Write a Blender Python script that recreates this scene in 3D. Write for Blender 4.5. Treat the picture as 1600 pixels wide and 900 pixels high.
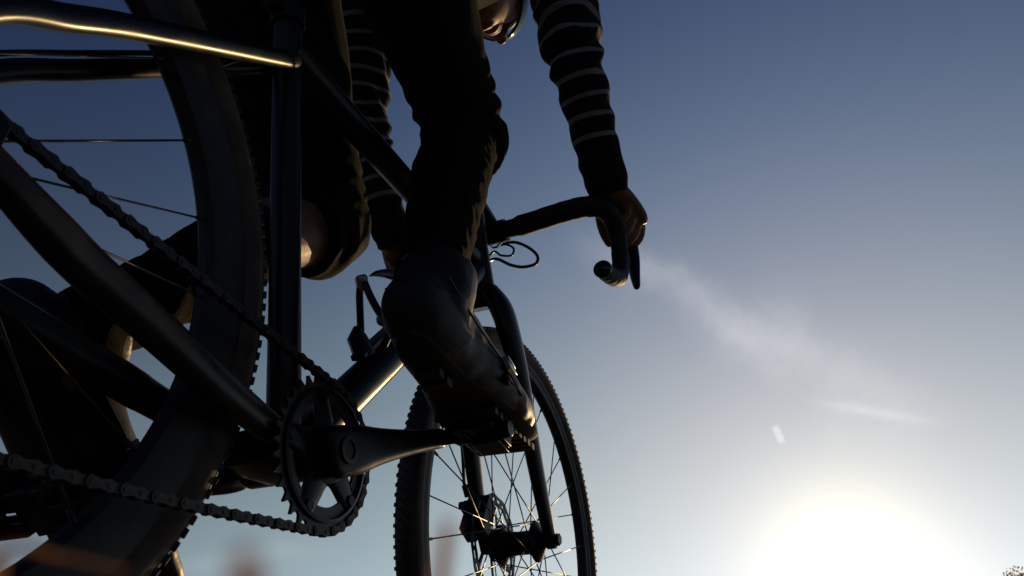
import bpy, bmesh, math, random
import numpy as np
from mathutils import Vector, Matrix, Quaternion
from mathutils.bvhtree import BVHTree
from mathutils import noise as mnoise

scene = bpy.context.scene
for o in list(bpy.data.objects):
    bpy.data.objects.remove(o)
R = math.radians
random.seed(7)

# ------------------------------------------------------------------ camera
CAM = Vector((-.1303, -.4534, .0474))
yaw, pitch, roll = .3954, .5664, .0083
d = Vector((math.cos(pitch)*math.cos(yaw), math.cos(pitch)*math.sin(yaw), math.sin(pitch)))
rt0 = Vector((math.sin(yaw), -math.cos(yaw), 0)); up0 = rt0.cross(d)
rt = rt0*math.cos(roll) + up0*math.sin(roll)
up = -rt0*math.sin(roll) + up0*math.cos(roll)
cam = bpy.data.cameras.new('camera'); co = bpy.data.objects.new('camera', cam)
scene.collection.objects.link(co)
mw = Matrix((rt, up, -d)).transposed().to_4x4(); mw.translation = CAM
co.matrix_world = mw
cam.sensor_width = 36; cam.lens = 36*1182.116/1600
cam.clip_start = .005; cam.clip_end = 6000
cam.dof.use_dof = True; cam.dof.focus_distance = .9; cam.dof.aperture_fstop = 18
scene.camera = co

# ------------------------------------------------------------------ sky, sun, exposure
SUN_EL, SUN_AZ = R(11.5), R(-.7)                 # azimuth from +X (straight ahead of the bicycle)
SUN = Vector((math.cos(SUN_EL)*math.cos(SUN_AZ), math.cos(SUN_EL)*math.sin(SUN_AZ), math.sin(SUN_EL)))
world = bpy.data.worlds.new('World'); scene.world = world; world.use_nodes = True
nt = world.node_tree; N = nt.nodes; L = nt.links
for n in list(N): N.remove(n)
def nd(t, **kw):
    n = N.new(t)
    for k, v in kw.items(): setattr(n, k, v)
    return n
out = nd('ShaderNodeOutputWorld'); bg = nd('ShaderNodeBackground'); L.new(bg.outputs[0], out.inputs[0])
sky = nd('ShaderNodeTexSky', sky_type='NISHITA', sun_disc=False, sun_elevation=SUN_EL,
         sun_rotation=R(90)-SUN_AZ, altitude=200, air_density=1.0, dust_density=.6, ozone_density=1.6)
tc = nd('ShaderNodeTexCoord')
def math_(op, a, b=None, clamp=False):
    n = nd('ShaderNodeMath', operation=op, use_clamp=clamp)
    for i, v in enumerate((a, b)):
        if v is None: continue
        if isinstance(v, (int, float)): n.inputs[i].default_value = v
        else: L.new(v, n.inputs[i])
    return n.outputs[0]
def dot_(vec):
    n = nd('ShaderNodeVectorMath', operation='DOT_PRODUCT'); L.new(tc.outputs['Generated'], n.inputs[0])
    n.inputs[1].default_value = vec; return n.outputs['Value']
def scale_col(col, fac):
    n = nd('ShaderNodeVectorMath', operation='SCALE')
    if isinstance(col, tuple): n.inputs[0].default_value = col
    else: L.new(col, n.inputs[0])
    if isinstance(fac, (int, float)): n.inputs['Scale'].default_value = fac
    else: L.new(fac, n.inputs['Scale'])
    return n.outputs[0]
def add_col(a, b):
    n = nd('ShaderNodeVectorMath', operation='ADD'); L.new(a, n.inputs[0]); L.new(b, n.inputs[1]); return n.outputs[0]
def mul_col(a, b):
    n = nd('ShaderNodeVectorMath', operation='MULTIPLY'); L.new(a, n.inputs[0])
    if isinstance(b, tuple): n.inputs[1].default_value = b
    else: L.new(b, n.inputs[1])
    return n.outputs[0]
sdot = math_('MAXIMUM', dot_(SUN), 0.0)
col = sky.outputs[0]
# forward scattering round the sun in thin haze
col = mul_col(col, (.24, .303, .59))
sd2 = math_('MULTIPLY_ADD', math_('MULTIPLY', sdot, sdot), .85); sd2.node.inputs[2].default_value = .15
sepz = nd('ShaderNodeSeparateXYZ'); L.new(tc.outputs['Generated'], sepz.inputs[0])
omz = math_('SUBTRACT', 1.0, math_('MAXIMUM', sepz.outputs['Z'], .0)); hz = math_('MULTIPLY', math_('POWER', omz, 8.0), sd2); hz3 = math_('MULTIPLY', math_('POWER', omz, 3.0), sd2)
for c_, f_ in (((1.8, 3.1, 4.3), math_('POWER', sdot, 5.0)), ((3.6, 1.4, .0), math_('POWER', sdot, 14.0)), ((.0, .0, 10.5), hz), ((9.0, 10.1, 2.2), hz3),
               ((6.6, 6.0, 3.0), math_('POWER', sdot, 240.0)), ((30., 29., 24.), math_('POWER', sdot, 2000.0))):
    col = add_col(col, scale_col(c_, f_))
# thin cirrus : long streaks along great circles, broken up by stretched noise
def fbm(scale, seed, rough=.6):
    mp = nd('ShaderNodeMapping'); L.new(tc.outputs['Generated'], mp.inputs[0]); mp.inputs['Rotation'].default_value = (.3, .5, .45); mp.inputs['Scale'].default_value = scale; mp.inputs['Location'].default_value = (seed, 0, 0)
    t = nd('ShaderNodeTexNoise'); t.inputs['Scale'].default_value = 1; t.inputs['Detail'].default_value = 7; t.inputs['Roughness'].default_value = rough
    L.new(mp.outputs[0], t.inputs['Vector']); return t.outputs['Fac']
def streak(n, t, half, w, seed, amp, tint, soft=.5, ragged=1.2):
    nf = fbm((9, 22, 22), seed)
    dv = math_('ADD', dot_(n), math_('MULTIPLY', math_('SUBTRACT', fbm((5, 9, 9), seed+4), .5), ragged*w*2))
    dist = math_('DIVIDE', dv, w); g = math_('POWER', 2.7183, math_('MULTIPLY', math_('MULTIPLY', dist, dist), -1.0))
    al = math_('ABSOLUTE', dot_(t)); win = nd('ShaderNodeMapRange', interpolation_type='SMOOTHSTEP'); L.new(al, win.inputs[0])
    win.inputs[1].default_value = half*(1+soft); win.inputs[2].default_value = half*(1-soft); win.inputs[3].default_value = 0; win.inputs[4].default_value = 1
    fw_ = math_('MAXIMUM', dot_((.98, 0, .2)), 0.0)
    m = math_('MULTIPLY', math_('MULTIPLY', g, win.outputs[0]), math_('MULTIPLY', math_('GREATER_THAN', fw_, 0.0), math_('MULTIPLY_ADD', nf, 1.5)))
    return scale_col(tint, math_('MULTIPLY', m, amp))
for args in (((.3446, .6185, -.7062), (.3938, -.7781, -.4893), .134, .028, 1.3, 1.25, (1, .93, .83), .5, 1.9),
             ((.3422, .6313, -.6959), (.2465, -.775, -.5819), .11, .040, 6.1, .9, (1, .94, .86), .6, 2.0),
             ((.3638, .3181, -.8755), (.0462, -.9449, -.3241), .046, .0062, 3.7, 1.1, (1, .96, .9), .9, .6),
             ((.2737, -.0016, -.9618), (.6256, -.7593, .1793), .078, .012, 8.2, .6, (1, .95, .88), .8)):
    col = add_col(col, streak(*args))
# short whitish bar with soft edges, added over the sky
def softbox(v, half, soft):
    n = nd('ShaderNodeMapRange', interpolation_type='SMOOTHSTEP'); L.new(math_('ABSOLUTE', v), n.inputs[0])
    for k, q in ((1, half+soft), (2, half-soft), (3, 0), (4, 1)): n.inputs[k].default_value = q
    return n.outputs[0]
ct = math_('MULTIPLY', softbox(math_('ADD', dot_((.0314, .9826, -.1831)), math_('MULTIPLY', math_('SUBTRACT', fbm((90, 90, 90), 2.), .5), .003)), .0040, .0022), softbox(dot_((.3492, -.1824, -.9191)), .0105, .003))
ct = math_('MULTIPLY', ct, math_('GREATER_THAN', dot_((.9365, .0351, .3489)), 0.0))
col = add_col(col, scale_col((2.6, 2.5, 2.3), ct))
L.new(col, bg.inputs[0]); bg.inputs[1].default_value = .1

sl = bpy.data.lights.new('sun', 'SUN'); sl.energy = 5.0; sl.angle = R(.5); sl.color = (1, .67, .30)
so = bpy.data.objects.new('sun', sl); scene.collection.objects.link(so)
so.rotation_euler = (-SUN).to_track_quat('-Z', 'Y').to_euler()
scene.view_settings.view_transform = 'Standard'; scene.view_settings.look = 'None'
scene.view_settings.exposure = -.6; scene.view_settings.gamma = 1

# ------------------------------------------------------------------ materials
def mat(name, col, rough=.5, metal=0., coat=0., noise=None, bump=None, spec=.28, sheen=0., sss=None):
    m = bpy.data.materials.new(name); m.use_nodes = True
    n = m.node_tree.nodes; l = m.node_tree.links; b = n['Principled BSDF']
    b.inputs['Base Color'].default_value = (*col, 1); b.inputs['Roughness'].default_value = rough
    b.inputs['Metallic'].default_value = metal; b.inputs['Coat Weight'].default_value = coat
    b.inputs['Coat Roughness'].default_value = .12
    b.inputs['Specular IOR Level'].default_value = spec; b.inputs['Sheen Weight'].default_value = sheen
    if sss: b.inputs['Subsurface Weight'].default_value = sss; b.inputs['Subsurface Scale'].default_value = .008
    c = n.new('ShaderNodeTexCoord')
    if noise:
        sc, col2, lo, hi = noise
        t = n.new('ShaderNodeTexNoise'); t.inputs['Scale'].default_value = sc; t.inputs['Detail'].default_value = 6
        l.new(c.outputs['Object'], t.inputs['Vector'])
        r = n.new('ShaderNodeValToRGB'); r.color_ramp.elements[0].position = lo; r.color_ramp.elements[1].position = hi
        r.color_ramp.elements[0].color = (*col, 1); r.color_ramp.elements[1].color = (*col2, 1)
        l.new(t.outputs['Fac'], r.inputs[0]); l.new(r.outputs[0], b.inputs['Base Color'])
        mr = n.new('ShaderNodeMapRange'); mr.inputs[3].default_value = max(0, rough-.1); mr.inputs[4].default_value = min(1, rough+.15)
        l.new(t.outputs['Fac'], mr.inputs[0]); l.new(mr.outputs[0], b.inputs['Roughness'])
    if bump:
        sc, st, di = bump
        t = n.new('ShaderNodeTexNoise'); t.inputs['Scale'].default_value = sc; t.inputs['Detail'].default_value = 4
        l.new(c.outputs['Object'], t.inputs['Vector'])
        bp = n.new('ShaderNodeBump'); bp.inputs['Strength'].default_value = st; bp.inputs['Distance'].default_value = di
        l.new(t.outputs['Fac'], bp.inputs['Height']); l.new(bp.outputs[0], b.inputs['Normal'])
    return m
M = {}
M['paint'] = mat('satin_black_paint', (.006, .006, .0065), .30, coat=0., noise=(38, (.014, .012, .010), .5, .8), bump=(260, .06, .0004), spec=.2)
M['alloy_black'] = mat('anodised_black_alloy', (.007, .007, .0075), .27, noise=(60, (.014, .012, .010), .5, .8), spec=.14)
M['alloy'] = mat('worn_alloy', (.5, .49, .47), .3, metal=1., noise=(80, (.35, .33, .3), .4, .7))
M['steel'] = mat('steel', (.35, .34, .33), .33, metal=1.)
M['rotor'] = mat('dusty_rotor_steel', (.10, .09, .08), .4, metal=.7, noise=(120, (.06, .052, .045), .4, .7))
M['spoke'] = mat('black_spoke', (.02, .02, .021), .45, spec=.3)
M['chain'] = mat('oily_chain_steel', (.05, .044, .039), .5, metal=.5, noise=(300, (.035, .03, .026), .35, .65))
M['ring'] = mat('dusty_black_ring', (.03, .028, .027), .4, metal=.3, noise=(120, (.06, .052, .045), .5, .75))
M['rubber'] = mat('black_rubber', (.020, .016, .013), .5, spec=.4, noise=(60, (.07, .050, .036), .4, .75), bump=(400, .2, .0005))  # brown flecks: tread dust, lifted in colour to stand in for lens glare
M['sidewall'] = mat('dusty_sidewall', (.085, .054, .036), .7, noise=(45, (.05, .036, .027), .4, .7), bump=(300, .2, .0004))
M['rim'] = mat('black_rim', (.016, .014, .013), .5, noise=(50, (.045, .038, .032), .5, .8))
M['tape'] = mat('black_bar_tape', (.015, .014, .014), .7, bump=(500, .4, .0008))
M['gloss'] = mat('gloss_black_plastic', (.006, .006, .007), .14, spec=.4)
M['plastic'] = mat('black_plastic', (.014, .014, .015), .4)
M['cable'] = mat('black_hose', (.012, .012, .016), .25, coat=.3)
M['skin'] = mat('skin', (.23, .118, .07), .5, noise=(40, (.18, .085, .05), .4, .7), bump=(220, .3, .001), sss=.12)
M['cloth'] = mat('black_trouser_cloth', (.008, .0075, .0075), .95, noise=(25, (.013, .012, .011), .4, .7), bump=(900, .35, .0008), spec=.06)
M['sock'] = mat('brown_wool_sock', (.007, .005, .0042), .95, noise=(160, (.018, .010, .006), .4, .7), bump=(700, .9, .003), spec=.04)
M['shoe'] = mat('dark_brown_leather', (.014, .0095, .0075), .46, spec=.18, noise=(30, (.026, .017, .012), .4, .7), bump=(140, .3, .0012))
M['sole'] = mat('black_sole_rubber', (.015, .014, .013), .6, bump=(200, .3, .001))
M['hair'] = mat('dark_hair', (.02, .013, .009), .5)
M['saddle'] = mat('black_saddle', (.014, .013, .013), .4)

def stripe_mat():
    m = bpy.data.materials.new('striped_jersey_knit'); m.use_nodes = True
    n = m.node_tree.nodes; l = m.node_tree.links; b = n['Principled BSDF']
    a = n.new('ShaderNodeAttribute'); a.attribute_name = 'along'
    mo = n.new('ShaderNodeMath'); mo.operation = 'FRACT'; l.new(a.outputs['Fac'], mo.inputs[0])
    lt = n.new('ShaderNodeMath'); lt.operation = 'LESS_THAN'; lt.inputs[1].default_value = .24; l.new(mo.outputs[0], lt.inputs[0])
    gt = n.new('ShaderNodeMath'); gt.operation = 'GREATER_THAN'; gt.inputs[1].default_value = 0; l.new(a.outputs['Fac'], gt.inputs[0])
    mu = n.new('ShaderNodeMath'); mu.operation = 'MULTIPLY'; l.new(lt.outputs[0], mu.inputs[0]); l.new(gt.outputs[0], mu.inputs[1])
    c = n.new('ShaderNodeTexCoord'); t = n.new('ShaderNodeTexNoise'); t.inputs['Scale'].default_value = 700
    l.new(c.outputs['Object'], t.inputs['Vector'])
    mx = n.new('ShaderNodeMix'); mx.data_type = 'RGBA'; mx.inputs[6].default_value = (.012, .012, .014, 1); mx.inputs[7].default_value = (.20, .195, .19, 1)
    l.new(mu.outputs[0], mx.inputs[0]); l.new(mx.outputs[2], b.inputs['Base Color'])
    b.inputs['Roughness'].default_value = .92; b.inputs['Specular IOR Level'].default_value = .1
    bp = n.new('ShaderNodeBump'); bp.inputs['Strength'].default_value = .4; bp.inputs['Distance'].default_value = .001
    l.new(t.outputs['Fac'], bp.inputs['Height']); l.new(bp.outputs[0], b.inputs['Normal'])
    return m
M['stripe'] = stripe_mat()

# ------------------------------------------------------------------ mesh helpers
V3 = lambda *a: Vector(a)
class MB:
    def __init__(s): s.v = []; s.f = []
    def add(s, vs, fs):
        o = len(s.v); s.v += [tuple(v) for v in vs]; s.f += [tuple(i+o for i in f) for f in fs]
    def tube(s, pts, rad, n=10, up=None, flat=1., caps=True, phase=0., sq=1.):
        """rad: number, list, or list of (a,b); a along 'up', b across"""
        pts = [Vector(p) for p in pts]; m = len(pts)
        if isinstance(rad, (int, float)): rad = [rad]*m
        rad = [r if isinstance(r, tuple) else (r, r*flat) for r in rad]
        T = [(pts[min(i+1, m-1)]-pts[max(i-1, 0)]).normalized() for i in range(m)]
        u = Vector(up) if up else (V3(0, 0, 1) if abs(T[0].z) < .9 else V3(0, 1, 0))
        vs = []
        for i in range(m):
            u = (u - T[i]*u.dot(T[i])).normalized(); w = T[i].cross(u)
            if up: u = (Vector(up) - T[i]*Vector(up).dot(T[i])).normalized(); w = T[i].cross(u)
            for k in range(n):
                a = 2*math.pi*(k+phase)/n
                ca_, sa_ = math.cos(a), math.sin(a); ca_ = math.copysign(abs(ca_)**sq, ca_); sa_ = math.copysign(abs(sa_)**sq, sa_)
                vs.append(pts[i] + u*(ca_*rad[i][0]) + w*(sa_*rad[i][1]))
        fs = []
        for i in range(m-1):
            for k in range(n):
                k2 = (k+1) % n; fs.append((i*n+k, i*n+k2, (i+1)*n+k2, (i+1)*n+k))
        if caps:
            fs.append(tuple(range(n-1, -1, -1))); fs.append(tuple((m-1)*n+k for k in range(n)))
        s.add(vs, fs)
    def rev(s, prof, c, n=48, axis='y', closed=True, a0=0., a1=2*math.pi):
        """prof: (radius, axial) list, revolved about the y axis through c"""
        full = abs(a1-a0-2*math.pi) < 1e-6; m = len(prof); cnt = n if full else n+1; vs = []
        for i in range(cnt):
            a = a0+(a1-a0)*i/n; ca, sa = math.cos(a), math.sin(a)
            for r, y in prof: vs.append((c[0]+r*ca, c[1]+y, c[2]+r*sa))
        fs = []
        for i in range(n):
            j = (i+1) % cnt
            for k in range(m if closed else m-1):
                k2 = (k+1) % m; fs.append((i*m+k, i*m+k2, j*m+k2, j*m+k))
        s.add(vs, fs)
    def box(s, c, h, rot=None, taper=1.):
        vs = []
        for z in (-1, 1):
            t = taper if z > 0 else 1
            for x, y in ((-1, -1), (1, -1), (1, 1), (-1, 1)):
                p = Vector((x*h[0]*t, y*h[1]*t, z*h[2])); p = rot @ p if rot else p
                vs.append(Vector(c)+p)
        s.add(vs, [(3, 2, 1, 0), (4, 5, 6, 7), (0, 1, 5, 4), (1, 2, 6, 5), (2, 3, 7, 6), (3, 0, 4, 7)])
    def prism(s, poly, y0, y1, holes=()):
        """poly in x-z extruded along y (convex or star shaped enough for an ngon)"""
        n = len(poly); vs = [(x, y0, z) for x, z in poly]+[(x, y1, z) for x, z in poly]
        s.add(vs, [tuple(range(n)), tuple(range(2*n-1, n-1, -1))]+[(i, i+n, (i+1) % n+n, (i+1) % n) for i in range(n)])
    def ringplate(s, outer, inner, y0, y1):
        """two loops with the same count in x-z"""
        n = len(outer); vs = [(x, y0, z) for x, z in outer]+[(x, y0, z) for x, z in inner]+[(x, y1, z) for x, z in outer]+[(x, y1, z) for x, z in inner]
        fs = []
        for i in range(n):
            j = (i+1) % n
            fs += [(i, j, n+j, n+i), (2*n+j, 2*n+i, 3*n+i, 3*n+j), (j, i, 2*n+i, 2*n+j), (n+i, n+j, 3*n+j, 3*n+i)]
        s.add(vs, fs)
    def mesh(s, name, smooth=True):
        me = bpy.data.meshes.new(name); me.from_pydata(s.v, [], s.f)
        bm = bmesh.new(); bm.from_mesh(me); bmesh.ops.recalc_face_normals(bm, faces=bm.faces)
        if smooth:
            for f in bm.faces: f.smooth = len(f.verts) <= 4
            for e in bm.edges:
                if len(e.link_faces) == 2 and e.calc_face_angle(0) > R(38): e.smooth = False
        bm.to_mesh(me); bm.free(); return me
def link(o, parent=None):
    scene.collection.objects.link(o)
    if parent is not None:
        o.parent = parent; o.matrix_parent_inverse = WM[parent.name].inverted()
    WM[o.name] = o.matrix_basis.copy() if parent is None else o.matrix_basis.copy()
    return o
WM = {}
def obj(name, mb, m, parent=None, smooth=True, bevel=0.):
    me = mb if isinstance(mb, bpy.types.Mesh) else mb.mesh(name, smooth)
    if m is not None and not me.materials: me.materials.append(m)
    o = bpy.data.objects.new(name, me); link(o, parent)
    if bevel:
        b = o.modifiers.new('bevel', 'BEVEL'); b.width = bevel; b.segments = 2; b.limit_method = 'ANGLE'; b.angle_limit = R(35)
    return o
def empty(name, loc, parent=None):
    o = bpy.data.objects.new(name, None); o.empty_display_size = .05
    o.matrix_basis = Matrix.Translation(loc); link(o, parent); return o
def tag(o, label=None, cat=None, group=None, kind=None):
    for k, v in (('label', label), ('category', cat), ('group', group), ('kind', kind)):
        if v: o[k] = v
    return o
def bez(p0, p1, p2, p3, n=12):
    P = [Vector(p) for p in (p0, p1, p2, p3)]
    return [P[0]*(1-t)**3+P[1]*3*t*(1-t)**2+P[2]*3*t*t*(1-t)+P[3]*t**3 for t in [i/(n-1) for i in range(n)]]
def spline(pts, n=8):
    """Catmull-Rom through tuples of any dimension"""
    P = [np.array(p, float) for p in pts]; P = [2*P[0]-P[1]]+P+[2*P[-1]-P[-2]]; o = []
    for i in range(1, len(P)-2):
        for k in range(n):
            t = k/n; a, b, c, e = P[i-1], P[i], P[i+1], P[i+2]
            o.append(.5*((2*b)+(-a+c)*t+(2*a-5*b+4*c-e)*t*t+(-a+3*b-3*c+e)*t**3))
    o.append(P[-2]); return o

# ------------------------------------------------------------------ ground
def ground():
    m = mat('dry_field', (.05, .045, .025), .95, noise=(6, (.085, .07, .04), .35, .7), bump=(40, .6, .02))
    mb = MB(); n = 40; xs = [math.copysign(abs(t)**3*3000, t) for t in np.linspace(-1, 1, n+1)]
    vs = [(x, y, 0 if math.hypot(x, y) < 3 else .0) for x in xs for y in xs]
    mb.add(vs, [(i*(n+1)+j, (i+1)*(n+1)+j, (i+1)*(n+1)+j+1, i*(n+1)+j+1) for i in range(n) for j in range(n)])
    tag(obj('ground', mb, m), kind='structure')
ground()

# ------------------------------------------------------------------ bicycle
BB = V3(.4119, 0, .2865); ST = V3(-.2504, 0, .9681); HL = V3(.8087, 0, .7208); HAX = V3(-.3157, 0, .9488)
RX = V3(0, 0, .3435); FX = V3(.9872, 0, .3435); CA = .4029
STEER = Matrix.Translation(HL) @ Matrix.Rotation(-.0319, 4, HAX) @ Matrix.Translation(-HL)
bike = empty('bicycle', (.49, 0, 0))
tag(bike, 'black cyclocross bicycle with knobbly tyres seen from low behind, ridden by the person', 'bicycle')

def part(name, mb, m, parent=None, steer=False, bevel=0., smooth=True):
    o = obj(name, mb, m, parent or bike, smooth, bevel)
    if steer and (parent is None or parent is bike):
        o.matrix_basis = STEER.copy(); WM[o.name] = STEER.copy()
    elif steer: o.matrix_basis = STEER.copy()
    return o

# frame
mb = MB(); mb.tube([BB+V3(0, -.037, 0), BB+V3(0, .037, 0)], .0225, 28)
frame = part('frame', mb, M['paint'], bevel=.002)
mb = MB(); mb.tube([BB, BB+ST*.2, BB+ST*.50], [.0165, .0155, .0155], 28); part('seat_tube', mb, M['paint'], frame)
mb = MB(); mb.tube([BB+ST*.482, BB+ST*.506], .0195, 28); mb.tube([BB+ST*.494+V3(-.026, -.012, 0), BB+ST*.494+V3(-.026, .012, 0)], .004, 10)
mb.box(BB+ST*.494+V3(-.021, 0, 0), (.008, .009, .009)); part('seat_clamp', mb, M['alloy_black'], frame, bevel=.001)
mb = MB(); mb.tube([BB+ST*.4495, HL+HAX*.035], [(.0178, .0178), (.0178, .0185)], 28); part('top_tube', mb, M['paint'], frame)
mb = MB(); mb.tube([BB, HL+HAX*.02], [.0217, .0217], 28); part('down_tube', mb, M['paint'], frame)
mb = MB(); mb.tube([HL-HAX*.012, HL+HAX*.02, HL+HAX*.07, HL+HAX*.125], [.0275, .0255, .023, .023], 28); part('head_tube', mb, M['paint'], frame)
SS = {-1: [(.304, -.010, .705), (.282, -.017, .682), (.178, -.036, .582), (.093, -.053, .498), (.053, -.061, .455), (.019, -.067, .421), (-.006, -.0690, .380)],
      1: [(.304, .010, .708), (.273, .020, .676), (.19, .045, .597), (.134, .056, .540), (.089, .064, .495), (.03, .0675, .415), (-.006, .0685, .362)]}
CS = {-1: [(.398, -.027, .287), (.333, -.032, .292), (.257, -.042, .297), (.184, -.048, .307), (.135, -.052, .313), (.095, -.058, .319), (.06, -.064, .325), (.0, -.0685, .3395)],
      1: [(.398, .027, .287), (.300, .046, .304), (.275, .050, .308), (.245, .055, .313), (.15, .060, .320), (.06, .065, .330), (0, .0685, .3395)]}
for s in (-1, 1):
    mb = MB(); P = spline(SS[s], 5)
    mb.tube(P, [.0098 if i > 5 else .0082+.0003*i for i in range(len(P))], 16); part('seat_stay', mb, M['paint'], frame)
    mb = MB(); P = spline(CS[s], 5); n = len(P)
    hh = [.0135+.003*min(1, i/(n*.3)) if i < n*.65 else .0165-.006*(i/n-.65)/.35 for i in range(n)]
    mb.tube(P, [(h, h*.66) for h in hh], 18, up=(0, 0, 1)); part('chain_stay', mb, M['paint'], frame)
    mb = MB()
    mb.prism([(-.03, .325), (-.022, .372), (-.002, .385), (.022, .368), (.05, .352), (.05, .335), (.02, .325), (0, .318)], s*.066, s*.071)
    part('dropout', mb, M['alloy_black'], frame, bevel=.001)
mb = MB(); mb.tube([V3(.226, -.026, .628), V3(.226, .035, .632)], .007, 12); part('stay_bridge', mb, M['paint'], frame)
# hose and gear cable clipped to the stays
mb = MB(); mb.tube([V3(*p) for p in spline([(.30, .020, .722), (.235, .033, .659), (.176, .045, .603), (.128, .055, .555), (.082, .063, .508), (.02, .070, .435), (-.012, .072, .385)], 8)], .0027, 8)
part('brake_hose', mb, M['cable'], frame)

mb = MB(); mb.tube([V3(.408, 0, .284), V3(.385, 0, .282), V3(.360, 0, .281)], [(.0215, .034), (.021, .038), (.016, .037)], 20, up=(0, 0, 1)); part('stay_yoke', mb, M['paint'], frame)

# seat post and saddle
mb = MB(); mb.tube([BB+ST*.46, BB+ST*.665], .0136, 24); sp = part('seat_post', mb, M['alloy_black'])
mb = MB(); c = BB+ST*.675; mb.box(c, (.022, .014, .010)); part('seat_clamp_head', mb, M['alloy_black'], sp, bevel=.003)
c = BB+ST*.715
mb = MB(); sec = spline([(-.13, .001, .068, .020), (-.11, .002, .072, .024), (-.06, .0, .062, .024), (0, -.003, .034, .020), (.06, -.002, .022, .017), (.12, -.004, .018, .015), (.14, -.01, .010, .008)], 4)
mb.tube([(c.x+q[0], 0, c.z+q[1]) for q in sec], [(q[3], q[2]) for q in sec], 20, up=(0, 0, 1)); sad = part('saddle', mb, M['saddle'])
for s in (-1, 1):
    mb = MB(); mb.tube(spline([(c.x-.10, s*.035, c.z-.012), (c.x-.05, s*.022, c.z-.036), (c.x+.04, s*.022, c.z-.036), (c.x+.11, s*.008, c.z-.012)], 5), .0035, 8)
    part('saddle_rail', mb, M['steel'], sad)

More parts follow.
